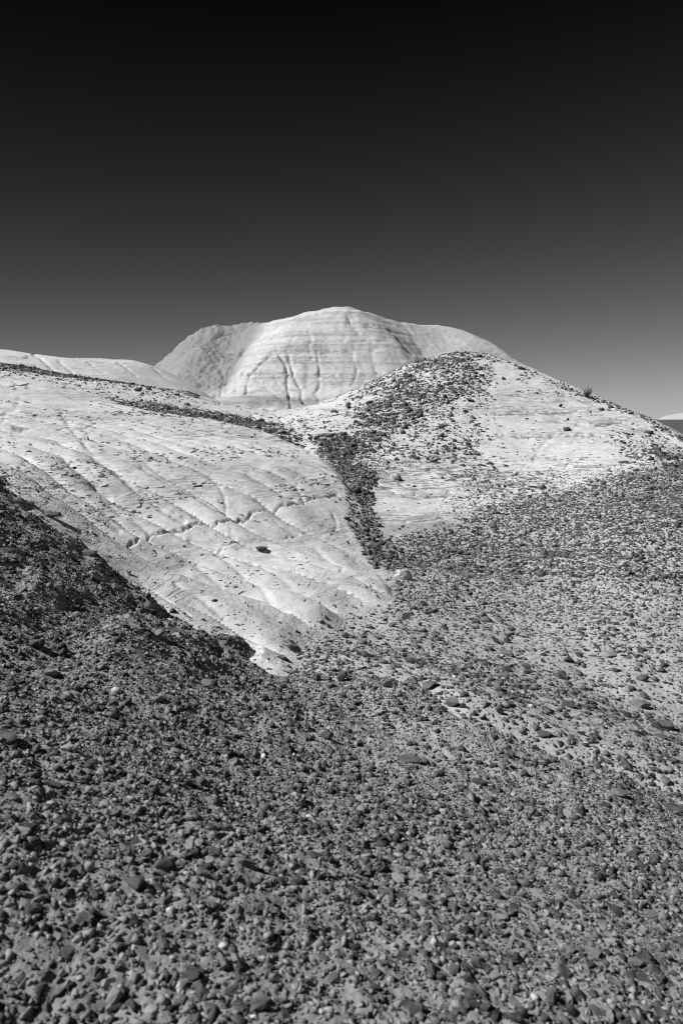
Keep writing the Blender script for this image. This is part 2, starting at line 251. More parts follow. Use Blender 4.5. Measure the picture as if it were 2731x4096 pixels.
def relief(x, y, z, idx, fade):
    """height with relief, and the painted-in values: albedo, shade along creases, popcorn clay, strata strength"""
    u, v, f = project(x, y, z)
    ok = f > 0.3
    r = np.hypot(x, y)
    dz = np.zeros_like(z); alb = np.full(z.shape, 0.60); strata = np.zeros_like(z); pop = np.zeros_like(z); crease_shade = np.zeros_like(z)
    n1 = fbm(x / 2.5, y / 2.5, 4, 1); n2 = fbm(x / 0.35, y / 0.35, 3, 11)
    # foreground
    m = idx == M_
    dz[m] += .035 * fbm(x[m] / .6, y[m] / .6, 3, 21) + .014 * fbm(x[m] / .055, y[m] / .055, 3, 25) * sstep(9, 3, r[m])
    alb[m] = .265 + .035 * n1[m] + .11 * sstep(420, 20, v[m] - np.interp(u[m], [1100, 1600, 2200, 2731], [2690, 2760, 2930, 3150])) * sstep(1000, 1700, u[m])
    m = idx == R_
    dz[m] += .05 * n1[m] + .012 * n2[m]
    pale = sstep(-70, 60, 2120 - v + .0 * u - np.clip((u - 1560), 0, 2000) * .22 + 40 * n1)
    alb[m] = .44 + .17 * pale[m] + .02 * n2[m]
    strata[m] = .8 * pale[m]
    # left hill: shallow rills run down to the gully, convex between sharp creases
    m = idx == L_
    xx, yy = x[m], y[m]
    wp = fbm(xx / 2.2, yy / 2.2, 3, 31)
    t = xx * .52 + yy * .86 + .42 * wp; s = xx * .84 - yy * .54
    ph = t / .60 + .22 * fbm(s / 1.5, t / .5, 2, 35)
    saw = np.abs(np.sin(np.pi * ph))
    amp = .085 * sstep(-.3, .4, fbm(xx / 1.8 + 5, yy / 1.8, 2, 38)) + .012
    dz[m] += amp * (saw ** .6 - .6) + .06 * n1[m] + .010 * n2[m]
    alb[m] = .595 + .03 * n1[m] + .015 * n2[m]
    strata[m] = .35 + .65 * sstep(.0, .5, fbm(xx / 3, z[m] / .25, 3, 41))
    m = idx == S_
    dz[m] += .08 * n1[m] + .02 * n2[m]; alb[m] = .63 + .03 * n1[m]; strata[m] = .6
    m = idx == F_
    dz[m] += .22 * fbm(x[m] / 4, y[m] / 4, 4, 51); alb[m] = .60 + .03 * n1[m]; strata[m] = .5
    m = idx == D_
    xx, yy, zz, uu, vv = x[m], y[m], z[m], u[m], v[m]
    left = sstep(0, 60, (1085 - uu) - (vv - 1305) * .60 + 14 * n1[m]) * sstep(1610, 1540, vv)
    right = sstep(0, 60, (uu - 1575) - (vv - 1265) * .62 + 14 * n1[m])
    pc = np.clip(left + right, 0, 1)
    d1, d2 = worley(xx / .42, yy / .42, 61); e1, e2 = worley(xx / .9 + 3, yy / .9, 65)
    dz[m] += (left + .3 * right) * (.13 * np.clip(d2 - d1, 0, .5) + .20 * np.clip(e2 - e1, 0, .6) + .12 * fbm(xx / .5, yy / .5, 3, 66) + .12 * np.abs(fbm((xx + .35 * yy) / .8, (yy - .35 * xx) / 4.5, 3, 67))) + (1 - pc) * (.18 * np.abs(fbm(xx / 1.7, yy / 6, 3, 63)) + .10 * fbm(xx / .8, yy / .8, 3, 64)) + .35 * fbm(xx / 7, yy / 7, 3, 62)
    # thin harder beds stand out as steps
    zt = zz + .25 * fbm(xx / 6, yy / 6, 2, 68)
    dz[m] += (1 - pc) * .10 * np.abs(np.sin(zt * 3.1)) ** .4
    alb[m] = .565 + .03 * n1[m] - .28 * left - .05 * right - .05 * sstep(.3, .8, np.sin(zt * 4.3)) * (1 - pc)  # left recess: darker popcorn clay, plus its flank's shading put into the colour
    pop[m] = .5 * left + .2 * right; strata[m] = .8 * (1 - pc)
    m = idx == E_
    dz[m] += 1.2 * fbm(x[m] / 12, y[m] / 12, 4, 71) * sstep(.6, -2, z[m]); alb[m] = .085 + .08 * fbm(x[m] / 7, z[m] / 2, 4, 72)
    m = idx == W_
    dz[m] += .5 * fbm(x[m] / 8, y[m] / 8, 3, 75); alb[m] = .5
    m = idx == G_
    alb[m] = .3 + .06 * n1[m]
    alb = np.clip(alb, .03, .68)
    for s, pl, w, d in LINES:
        a = np.array(pl); lo = a.min(0) - 4 * w; hi = a.max(0) + 4 * w
        k = np.nonzero((idx == s) & ok & (u > lo[0]) & (u < hi[0]) & (v > lo[1]) & (v < hi[1]))[0]
        if len(k) == 0: continue
        wob = 9 * vnoise(u[k] / 34, v[k] / 34, 80) + 5 * vnoise(u[k] / 11, v[k] / 11, 81)
        q = seg_dist(u[k] + wob, v[k] + wob * .7, pl)
        rill = s == L_ and d >= .04
        br = (.75 if rill or w > 7 else .5) + .45 * vnoise(u[k] / 40, v[k] / 18, 83)
        d = d * (.5 if rill else .55 if s == D_ and w > 5 else 1.0)
        if rill: w = w * 1.3
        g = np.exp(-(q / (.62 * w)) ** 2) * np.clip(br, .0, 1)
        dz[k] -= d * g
        crease_shade[k] = np.maximum(crease_shade[k], g * (1.0 if w <= 8.6 else .4))
    for s, c, rr, fa in STAINS:
        k = (idx == s) & ok
        e = np.hypot((u[k] - c[0]) / rr[0], (v[k] - c[1]) / rr[1]) + .35 * fbm(u[k] / 60, v[k] / 25, 3, 85)
        alb[k] *= 1 - (1 - fa) * sstep(1.15, .45, e)
    return z + dz * fade, dict(albedo=alb, strata=strata, popcorn=pop, crease_shade=crease_shade)

# ------------------------------------------------------------------ gravel cover, read off the photograph as areas on each hill
GW, GH, GS = 342, 512, 8.0
gu, gv = np.meshgrid((np.arange(GW) + .5) * GS, (np.arange(GH) + .5) * GS)
def area(pg): return inside(gu.ravel(), gv.ravel(), pg).reshape(GH, GW).astype(float)
def blur(a, n):
    for ax in (0, 1):
        for _ in range(2):
            p = np.pad(a, [(n + 1, n) if k == ax else (0, 0) for k in (0, 1)], mode='edge'); c = p.cumsum(ax)
            a = (c[2 * n + 1:] - c[:-2 * n - 1]) / (2 * n + 1) if ax == 0 else (c[:, 2 * n + 1:] - c[:, :-2 * n - 1]) / (2 * n + 1)
    return a
def line_area(pl, w): return np.exp(-(seg_dist(gu.ravel(), gv.ravel(), pl) / w) ** 2).reshape(GH, GW)
cover = {k: np.zeros((GH, GW)) for k in range(9)}
cover[M_][:] = .85 - .4 * line_area([(0, 1990), (160, 2090), (300, 2215), (480, 2350), (700, 2500), (900, 2600), (1130, 2700)], 20)
cr = np.full((GH, GW), .005)
cr = np.maximum(cr, 1.0 * blur(area([(1500, 2200), (1570, 2160), (1700, 2135), (1850, 2085), (1920, 2030), (2080, 1995), (2260, 1965), (2420, 1900), (2600, 1880), (2740, 1850), (2740, 2420), (2500, 2400), (2250, 2480), (1900, 2500), (1560, 2480), (1500, 2400), (1580, 2330)]), 2))
cr = np.maximum(cr, .72 * blur(area([(1540, 2380), (2740, 2380), (2740, 3300), (1100, 2720), (1130, 2540), (1330, 2500)]), 4))
cr = np.maximum(cr, .62 * blur(area([(1130, 2540), (1240, 2500), (1500, 2560), (1700, 2640), (1900, 2760), (1700, 2790), (1130, 2740)]), 3))
cr *= 1 - .65 * blur(area([(1380, 2480), (1560, 2440), (1560, 2530), (1420, 2540)]), 3)
cr *= 1 - .55 * blur(area([(2080, 2590), (2350, 2610), (2731, 2740), (2731, 2900), (2500, 2790), (2250, 2690)]), 5)
T1 = [(1850, 1408), (1930, 1440), (1900, 1540), (1790, 1600), (1700, 1660), (1620, 1720), (1520, 1790), (1440, 1850), (1340, 1850), (1250, 1780), (1320, 1740), (1450, 1640), (1560, 1540), (1700, 1445)]
cr = np.maximum(cr, .85 * blur(area(T1), 3))
cr = np.maximum(cr, .36 * blur(area([(1480, 1530), (1850, 1405), (1970, 1440), (1950, 1650), (1900, 1830), (1650, 1850), (1520, 1880), (1230, 1780), (1130, 1715), (1300, 1690), (1400, 1610)]), 3))
cr = np.maximum(cr, .30 * blur(area([(1740, 2040), (1850, 1960), (1870, 1850), (1980, 1840), (2010, 1950), (2200, 1900), (2480, 1870), (2740, 1770), (2740, 1880), (2400, 1930), (2200, 1995), (1950, 2050), (1850, 2095)]), 3))
cr = np.maximum(cr, .20 * blur(area([(2440, 1740), (2620, 1735), (2740, 1800), (2740, 1850), (2500, 1860)]), 2))
CH = [(1240, 1740), (1400, 1820), (1510, 1880), (1490, 1960), (1490, 2040), (1500, 2090), (1530, 2150), (1590, 2200), (1600, 2290), (1500, 2260), (1410, 2130), (1390, 2020), (1370, 1920), (1310, 1850)]
cr = np.maximum(cr, .95 * blur(area(CH), 1))
cr = np.maximum(cr, .45 * line_area([(1930, 1425), (2100, 1483), (2330, 1575), (2440, 1620), (2560, 1664), (2731, 1765)], 9))
cr = np.maximum(cr, .9 * line_area([(1300, 2720), (1600, 2770), (1900, 2850), (2200, 2940), (2731, 3160)], 60))
cr[:, -1] = cr[:, -2]
cover[R_] = cr
cs = np.full((GH, GW), .01)
cs = np.maximum(cs, .95 * blur(area([(440, 1594), (600, 1606), (800, 1645), (1000, 1684), (1150, 1720), (1280, 1770), (1300, 1820), (1000, 1740), (800, 1690), (440, 1630)]), 1))
cs = np.maximum(cs, 1.0 * line_area([(0, 1457), (250, 1498), (500, 1531), (700, 1549), (790, 1580)], 8))
cs = np.maximum(cs, .15 * blur(area([(0, 1455), (250, 1497), (500, 1530), (780, 1575), (700, 1600), (420, 1570), (200, 1530), (0, 1500)]), 2))
cs = np.maximum(cs, .10 * blur(area([(280, 1545), (420, 1570), (560, 1600), (440, 1620)]), 2))
cs = np.maximum(cs, cr * (gu > 1150))
cover[S_] = cs
cl = np.full((GH, GW), .004)
cl = np.maximum(cl, .035 * blur(area([(560, 1640), (1000, 1730), (1250, 1820), (1000, 1800), (600, 1720)]), 4))
cl = np.maximum(cl, .03 * blur(area([(300, 2180), (700, 2300), (1300, 2450), (1130, 2690), (700, 2520)]), 4))
cl = np.maximum(cl, .35 * blur(area([(1110, 2600), (1200, 2500), (1420, 2440), (1560, 2380), (1560, 2500), (1130, 2720)]), 2))
cl = np.maximum(cl, .25 * line_area([(560, 2480), (700, 2500), (800, 2550), (900, 2590), (1000, 2640)], 16))
cl = np.maximum(cl, .10 * line_area([(245, 1650), (275, 1705), (330, 1770)], 8))
cl = np.maximum(cl, .38 * line_area([(0, 1955), (160, 2050), (300, 2180), (480, 2315), (700, 2460), (900, 2560), (1100, 2660)], 24))
cl = np.maximum(cl, .9 * blur(area(CH), 1))
cover[L_] = cl
cover[F_][:] = .004; cover[D_][:] = 0
def cover_at(u, v, idx):
    i = np.clip((v / GS - .5).round().astype(int), 0, GH - 1); j = np.clip((u / GS - .5).round().astype(int), 0, GW - 1)
    return np.stack([cover[k] for k in range(9)])[idx, i, j]

# ------------------------------------------------------------------ terrain mesh on a fan of rings round the standpoint
fine = np.radians(np.linspace(-31, 31, 541))
side = np.radians(31) + np.cumsum(np.radians(np.concatenate([np.linspace(.25, 4, 22), np.full(120, 6.0)])))
side = side[side < math.pi - .02]
AZ = np.concatenate([-side[::-1], fine, side]); NA = len(AZ)
RR = np.concatenate([np.exp(np.arange(math.log(.25), math.log(1.2), .05)), np.exp(np.arange(math.log(1.2), math.log(78), .0056)), np.exp(np.arange(math.log(78), math.log(6000), .045))]); NR = len(RR)
ga, gr = np.meshgrid(AZ, RR)
X = (np.sin(ga) * gr).ravel(); Y = (np.cos(ga) * gr).ravel()
Z0, IDX, FADE = base(X, Y)
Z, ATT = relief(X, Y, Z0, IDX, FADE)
PU, PV, PF = project(X, Y, Z0)
ATT['gravel'] = np.where(PF > .2, cover_at(PU, PV, IDX), np.where(IDX == M_, .85, 0))
el = (Z / np.hypot(X, Y)).reshape(NR, NA)
SEEN = el >= np.maximum.accumulate(el, axis=0) - .0015
def ground(x, y):
    z, i, m = base(x, y); zz, _ = relief(x, y, z, i, m); return zz, i
def grid_index(x, y):
    a = np.arctan2(x, y); r = np.hypot(x, y)
    return np.clip(np.searchsorted(RR, r), 0, NR - 1), np.clip(np.searchsorted(AZ, a), 0, NA - 1)
def hit(u, v):
    """the first place on the land that the pixel's ray meets"""
    d = ray(u, v); a = math.atan2(d[0], d[1]); j = min(np.searchsorted(AZ, a), NA - 1)
    e = d[2] / math.hypot(d[0], d[1]); c = el[:, j]
    k = np.nonzero((c >= e) & (RR > .8))[0]
    k = k[0] if len(k) else np.argmax(c)
    r = RR[k]
    if k > 0 and c[k] > c[k - 1]:
        r = RR[k - 1] + (RR[k] - RR[k - 1]) * np.clip((e - c[k - 1]) / (c[k] - c[k - 1]), 0, 1)
    x, y = math.sin(a) * r, math.cos(a) * r
    z, i = ground(np.array([x]), np.array([y]))
    return np.array([x, y, z[0]]), int(i[0])

# normals over the whole land, so that neighbouring hills share them along their seams
V3 = np.stack([X, Y, Z], -1).reshape(NR, NA, 3)
du = np.gradient(V3, axis=1); dv = np.gradient(V3, axis=0)
NRM = np.cross(du, dv); NRM /= np.linalg.norm(NRM, axis=-1, keepdims=True) + 1e-12
NRM[NRM[..., 2] < 0] *= -1

# ------------------------------------------------------------------ materials
def mat(name):
    m = bpy.data.materials.new(name); m.use_nodes = True; nt = m.node_tree
    b = nt.nodes['Principled BSDF']; b.inputs['Roughness'].default_value = .95; b.inputs['Specular IOR Level'].default_value = .12
    return m, nt, b
class N:
    def __init__(self, nt): self.nt = nt
    def new(self, t, **kw):
        n = self.nt.nodes.new(t)
        for k, v in kw.items(): setattr(n, k, v)
        return n
    def put(self, sock, v):
        if hasattr(v, 'is_output'): self.nt.links.new(v, sock)
        else: sock.default_value = v
    def math(self, op, a, b=0.0, c=None, clamp=False):
        n = self.new('ShaderNodeMath', operation=op, use_clamp=clamp); self.put(n.inputs[0], a); self.put(n.inputs[1], b)
        if c is not None: self.put(n.inputs[2], c)
        return n.outputs[0]
    def attr(self, name): return self.new('ShaderNodeAttribute', attribute_name=name).outputs['Fac']
    def noise(self, vec, scale, detail=4, rough=.55):
        n = self.new('ShaderNodeTexNoise'); self.put(n.inputs['Vector'], vec); n.inputs['Scale'].default_value = scale
        n.inputs['Detail'].default_value = detail; n.inputs['Roughness'].default_value = rough; return n.outputs['Fac']
    def voro(self, vec, scale, feat='F1'):
        n = self.new('ShaderNodeTexVoronoi', feature=feat); self.put(n.inputs['Vector'], vec); n.inputs['Scale'].default_value = scale; return n
    def scaled(self, vec, s):
        n = self.new('ShaderNodeVectorMath', operation='MULTIPLY'); self.put(n.inputs[0], vec); n.inputs[1].default_value = s; return n.outputs[0]
    def ramp(self, v, a, b, lo=0.0, hi=1.0):
        n = self.new('ShaderNodeMapRange', interpolation_type='SMOOTHSTEP'); self.put(n.inputs[0], v)
        n.inputs[1].default_value = a; n.inputs[2].default_value = b; n.inputs[3].default_value = lo; n.inputs[4].default_value = hi; return n.outputs[0]

LAND, nt, bs = mat('clay_and_dust'); k = N(nt)
pos = k.new('ShaderNodeNewGeometry').outputs['Position']
a_alb, a_str, a_pop, a_shade, a_grv = (k.attr(n) for n in ('albedo', 'strata', 'popcorn', 'crease_shade', 'gravel'))
# distance-free detail: fine grain, flaky bedding dashes with overhang shade painted in, shrinkage cracks, tiny chips
n_big = k.noise(pos, .9, 5); n_mid = k.noise(pos, 7.0, 5, .6); n_fine = k.noise(pos, 60.0, 4, .65)
warp = k.new('ShaderNodeVectorMath', operation='ADD'); wn = k.new('ShaderNodeTexNoise'); nt.links.new(pos, wn.inputs['Vector']); wn.inputs['Scale'].default_value = .8
ws = k.scaled(wn.outputs['Color'], (0, 0, .14)); nt.links.new(pos, warp.inputs[0]); nt.links.new(ws, warp.inputs[1])
dash_v = k.scaled(warp.outputs[0], (5.0, 3.0, 85.0))
dash = k.noise(dash_v, 1.0, 3, .5)
dash2 = k.noise(k.scaled(warp.outputs[0], (2.2, 1.4, 36.0)), 1.0, 2, .5)
bands = k.noise(k.scaled(warp.outputs[0], (.12, .12, 3.2)), 1.0, 3, .6)
bandm = k.ramp(bands, .46, .62)
dmask = k.math('MULTIPLY', a_str, k.math('ADD', k.math('MULTIPLY', bandm, .75), .25))
d1 = k.math('MULTIPLY', k.ramp(dash, .56, .61), dmask)
d2 = k.math('MULTIPLY', k.ramp(dash2, .575, .625), dmask)
dash3 = k.noise(k.scaled(warp.outputs[0], (.7, .5, 10.0)), 1.0, 4, .55)
d3 = k.math('MULTIPLY', k.ramp(dash3, .56, .64), k.math('MULTIPLY', dmask, .55))
dd = k.math('MAXIMUM', k.math('MAXIMUM', d1, d2), d3)
cw = k.new('ShaderNodeVectorMath', operation='ADD'); nt.links.new(pos, cw.inputs[0]); nt.links.new(k.scaled(wn.outputs['Color'], (.15, .15, .15)), cw.inputs[1])
cv = k.voro(cw.outputs[0], 2.3, 'DISTANCE_TO_EDGE')
ck = k.math('MULTIPLY', k.ramp(cv.outputs['Distance'], .016, .004), k.math('MULTIPLY', k.ramp(k.noise(pos, 1.6, 3), .52, .62), k.math('MINIMUM', k.math('MULTIPLY', a_str, 2.0), 1.0)))
dd = k.math('MAXIMUM', dd, k.math('MULTIPLY', ck, .35))
chip = k.voro(pos, 55.0)
chip_on = k.ramp(k.new('ShaderNodeSeparateColor').outputs[0], 0, 1)
sepc = [n for n in nt.nodes if n.bl_idname == 'ShaderNodeSeparateColor'][0]; nt.links.new(chip.outputs['Color'], sepc.inputs[0])
chip_m = k.math('MULTIPLY', k.math('LESS_THAN', sepc.outputs[0], k.math('MULTIPLY', a_grv, .45)), k.ramp(chip.outputs['Distance'], .42, .30))
alb = k.math('MULTIPLY', a_alb, k.math('ADD', .84, k.math('MULTIPLY', n_big, .32)))
alb = k.math('MULTIPLY', alb, k.math('ADD', .80, k.math('MULTIPLY', n_mid, .40)))
alb = k.math('MULTIPLY', alb, k.math('ADD', .88, k.math('MULTIPLY', n_fine, .24)))
alb = k.math('MULTIPLY', alb, k.math('SUBTRACT', 1.0, k.math('MULTIPLY', dd, .7)))
alb = k.math('MULTIPLY', alb, k.math('SUBTRACT', 1.0, k.math('MULTIPLY', k.ramp(a_shade, .35, .9), .55)))  # shade painted into the colour along cracks, rills and ledge lines
chipcol = k.math('ADD', .05, k.math('MULTIPLY', sepc.outputs[1], .10))
mixn = k.math('ADD', k.math('MULTIPLY', alb, k.math('SUBTRACT', 1.0, chip_m)), k.math('MULTIPLY', chipcol, chip_m))
comb = k.new('ShaderNodeCombineColor')
for i in range(3): nt.links.new(mixn, comb.inputs[i])
nt.links.new(comb.outputs[0], bs.inputs['Base Color'])
hgt = k.math('ADD', k.math('MULTIPLY', n_mid, .028), k.math('MULTIPLY', n_fine, .005))
hgt = k.math('SUBTRACT', hgt, k.math('MULTIPLY', dd, .020))
vp = k.voro(pos, 4.0, 'DISTANCE_TO_EDGE')
hgt = k.math('ADD', hgt, k.math('MULTIPLY', k.math('MULTIPLY', k.ramp(vp.outputs['Distance'], 0, .16), a_pop), .06))
hgt = k.math('ADD', hgt, k.math('MULTIPLY', chip_m, .006))
bump = k.new('ShaderNodeBump'); bump.inputs['Strength'].default_value = .8; bump.inputs['Distance'].default_value = 1.0
nt.links.new(hgt, bump.inputs['Height']); nt.links.new(bump.outputs[0], bs.inputs['Normal'])

def stone_material(name, from_attr):
    m, nt, b = mat(name); k = N(nt); b.inputs['Roughness'].default_value = .78; b.inputs['Specular IOR Level'].default_value = .3
    p = k.new('ShaderNodeNewGeometry').outputs['Position']
    t = k.attr('tone') if from_attr else k.new('ShaderNodeSeparateColor')
    if not from_attr:
        oi = k.new('ShaderNodeObjectInfo'); nt.links.new(oi.outputs['Color'], t.inputs[0]); t = t.outputs[0]
    a = k.noise(p, 28, 5, .65); c = k.noise(p, 130, 3, .6)
    v = k.math('MULTIPLY', t, k.math('ADD', .55, k.math('MULTIPLY', a, .9)))
    v = k.math('MULTIPLY', v, k.math('ADD', .75, k.math('MULTIPLY', c, .5)))
    nz = k.new('ShaderNodeSeparateXYZ'); nt.links.new(k.new('ShaderNodeNewGeometry').outputs['Normal'], nz.inputs[0])
    dust = k.math('MULTIPLY', k.math('MULTIPLY', k.ramp(k.noise(p, 24, 4, .6), .40, .64), k.ramp(nz.outputs[2], .2, .8)), .36)     # dust settled on top, in patches
    v = k.math('ADD', k.math('MULTIPLY', v, k.math('SUBTRACT', 1.0, dust)), k.math('MULTIPLY', dust, k.math('MAXIMUM', t, .21)))
    cc = k.new('ShaderNodeCombineColor')
    for i in range(3): nt.links.new(v, cc.inputs[i])
    nt.links.new(cc.outputs[0], b.inputs['Base Color'])
    h = k.math('ADD', k.math('MULTIPLY', a, .012), k.math('MULTIPLY', c, .003))
    bp = k.new('ShaderNodeBump'); bp.inputs['Strength'].default_value = .7; nt.links.new(h, bp.inputs['Height']); nt.links.new(bp.outputs[0], b.inputs['Normal'])
    return m
GRAVEL_MAT = stone_material('shale_gravel', True); STONE_MAT = stone_material('shale_stone', False)

# ------------------------------------------------------------------ the land, one object per hill
def tag(o, label=None, cat=None, group=None, kind=None):
    for a, b in (('label', label), ('category', cat), ('group', group), ('kind', kind)):
        if b: o[a] = b
    return o
quad_i = (np.arange(NR - 1)[:, None] * NA + np.arange(NA - 1)[None, :])
Q = np.stack([quad_i, quad_i + 1, quad_i + NA + 1, quad_i + NA], -1)
back = np.arange(NR - 1) * NA            # close the ring behind the standpoint
Qb = np.stack([back + NA - 1, back, back + NA, back + 2 * NA - 1], -1)[:, None, :]
Q = np.concatenate([Q, Qb], 1).reshape(-1, 4)

owner = IDX[Q[:, 0]]
NRMf = NRM.reshape(-1, 3)
NAMES = {G_: ('ground', 'open desert floor around the badland hills', 'ground'), M_: ('gravel_ground', 'dusty grey slope strewn with dark shale chips', 'ground'),
         L_: ('rilled_hill', 'pale clay hill with rills and a cracked ledge', 'hill'), R_: ('stony_hill', 'pale banded hill with dark gravel patches and fan', 'hill'),
         S_: ('saddle_hill', 'pale saddle slope capped by a thin dark gravel line', 'hill'), F_: ('smooth_ridge', 'smooth pale ridge beyond the dark gravel line', 'hill'),
         D_: ('domed_hill', 'tall pale domed hill with vertical gullies and bedding', 'hill'), E_: ('mesa', 'dark flat-topped mesa beyond the stony hill', 'mesa'), W_: ('white_hill', 'small white far hill above the dark mesa', 'hill')}
def fast_mesh(name, V, faces, n):
    me = bpy.data.meshes.new(name)
    me.vertices.add(len(V)); me.vertices.foreach_set('co', np.ascontiguousarray(V, np.float32).ravel())
    me.loops.add(faces.size); me.loops.foreach_set('vertex_index', faces.ravel().astype(np.int32))
    me.polygons.add(len(faces)); me.polygons.foreach_set('loop_start', (np.arange(len(faces)) * n).astype(np.int32))
    return me
for s in range(9):
    q = Q[owner == s]
    if len(q) == 0: print('EMPTY SURFACE', s); continue
    ids, inv = np.unique(q, return_inverse=True); q2 = inv.reshape(q.shape)
    me = fast_mesh(NAMES[s][0], V3.reshape(-1, 3)[ids], q2, 4)
    me.update(calc_edges=True); me.validate()
    me.polygons.foreach_set('use_smooth', np.ones(len(me.polygons), bool))
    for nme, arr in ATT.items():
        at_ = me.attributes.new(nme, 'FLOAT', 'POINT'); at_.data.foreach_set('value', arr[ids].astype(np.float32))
    me.normals_split_custom_set_from_vertices(NRMf[ids])
    me.materials.append(LAND)
    o = bpy.data.objects.new(NAMES[s][0], me); COL.objects.link(o)
    tag(o, NAMES[s][1], NAMES[s][2], kind='structure')

# ------------------------------------------------------------------ stones
def hull_stone(seed, npt, flat):
    r = np.random.default_rng(seed); bm = bmesh.new()
    p = r.normal(size=(npt, 3)); p /= np.linalg.norm(p, axis=1, keepdims=True); p *= r.uniform(.8, 1.1, (npt, 1))
    p[:, 0] *= r.uniform(.85, 1.25); p[:, 1] *= r.uniform(.55, .9); p[:, 2] *= flat * r.uniform(.8, 1.25)
    for q in p: bm.verts.new(q)
    res = bmesh.ops.convex_hull(bm, input=bm.verts)
    junk = [g for g in res['geom_interior'] if isinstance(g, bmesh.types.BMVert)]
    if junk: bmesh.ops.delete(bm, geom=junk, context='VERTS')
    bmesh.ops.triangulate(bm, faces=bm.faces[:])
    bmesh.ops.recalc_face_normals(bm, faces=bm.faces[:])
    bm.verts.index_update()
    V = np.array([v.co[:] for v in bm.verts]); T = np.array([[v.index for v in f.verts] for f in bm.faces]); bm.free()
    return V * .5, T
SMALL = [hull_stone(300 + i, 7, random.choice([.3, .4, .55])) for i in range(16)]
LIB = [hull_stone(100 + i, random.choice([9, 10, 11, 12, 14]), random.choice([.2, .27, .34, .42, .55])) for i in range(24)]

def tones(n, mid, size, clod=0, light=.06):
    t = mid * np.exp(rng.normal(0, .42, n)); q = rng.random(n)
    t = np.where(q < .20, rng.uniform(.12, .24, n), t); t = np.where(q < light * .18, rng.uniform(.35, .6, n), t); t = np.where((rng.random(n) < (clod > 0) * .42) & (size < .04), clod * rng.uniform(.75, 1.2, n), t); return np.clip(t, .03, .6)
stones = []      # x, y, size, tone, surface
def scatter(surf, rmin, rmax, density, size, spread, amax=.545, amin=0, cov_pow=1.0, smin=.012, smax=.3, tone=.062, clump=1.5, clod=0, only=None):
    n = int(density * (amax - amin) * (rmax ** 2 - rmin ** 2))
    a = rng.uniform(amin, amax, n) * rng.choice([-1, 1], n); r = np.sqrt(rng.uniform(rmin ** 2, rmax ** 2, n)); x = np.sin(a) * r; y = np.cos(a) * r
    z, i, _ = base(x, y); u, v, f = project(x, y, z)
    c = np.where(f > .2, cover_at(u, v, i), 0)
    if only is not None: c = only[np.clip((v / GS - .5).round().astype(int), 0, GH - 1), np.clip((u / GS - .5).round().astype(int), 0, GW - 1)] * ((u > 0) & (u < 2731) & (v > 0) & (v < 4096))
    patch = .5 + .5 * fbm(x / .9, y / .9, 3, 101)
    c = c * (.3 + 1.4 * patch) if surf == M_ else c * np.clip(1 - .5 * clump + clump * patch, 0, 1.8)
    k = (i == surf) & (rng.random(n) < c ** cov_pow)
    m = k.sum()
    s = np.clip(size * np.exp(rng.normal(0, spread, m)), smin, smax)
    far = sstep(12, 20, r[k]) if surf == R_ else 0
    stones.append(np.stack([x[k], y[k], s * (1 + .0 * far), tones(m, tone, s, clod), i[k].astype(float)], -1))
scatter(M_, 1.0, 8.6, 2200, .0225, .46, tone=.055, clod=.28, smax=.056)
scatter(M_, 1.0, 8.6, 4800, .015, .32, smin=.008, tone=.055, clod=.28)
scatter(M_, 2.6, 8.6, 5, .065, .25)
scatter(R_, 3.5, 9.0, 1150, .034, .42, tone=.085, clump=.8, clod=.38)
scatter(R_, 3.5, 9.0, 700, .022, .3, tone=.085, clump=.9, clod=.38)
scatter(R_, 3.5, 8.0, 6, .09, .25)
scatter(R_, 9.0, 14.0, 1150, .045, .38, tone=.085, clump=1.0)
scatter(R_, 9.0, 14.0, 300, .028, .3, tone=.085, clump=1.0)
scatter(R_, 14.0, 26.0, 330, .085, .42, clump=2.6)
scatter(R_, 14.0, 26.0, 220, .045, .35, clump=2.6)
chan = blur(area(CH), 1)
for sf in (R_, L_, S_): scatter(sf, 8.0, 17.5, 270, .07, .35, only=chan, clump=.4)
scatter(S_, 14.0, 28.0, 480, .075, .40)
scatter(L_, 4.0, 7.5, 420, .034, .45)
scatter(L_, 4.0, 20.0, 60, .05, .50)
scatter(L_, 4.0, 20.0, 160, .025, .40)
scatter(F_, 28.0, 38.0, 20, .10, .4)
# the same ground goes on to both sides of the frame
scatter(M_, 0.7, 4.6, 900, .028, .40, tone=.055, clod=.34, amin=.545, amax=1.3)
scatter(M_, 4.6, 8.0, 500, .030, .40, tone=.078, clod=.28, amin=.545, amax=.75)
scatter(R_, 2.5, 8.0, 500, .036, .42, tone=.085, clod=.38, amin=.545, amax=.95)
scatter(R_, 8.0, 15.0, 220, .055, .40, amin=.545, amax=.72)
ST = np.concatenate(stones)

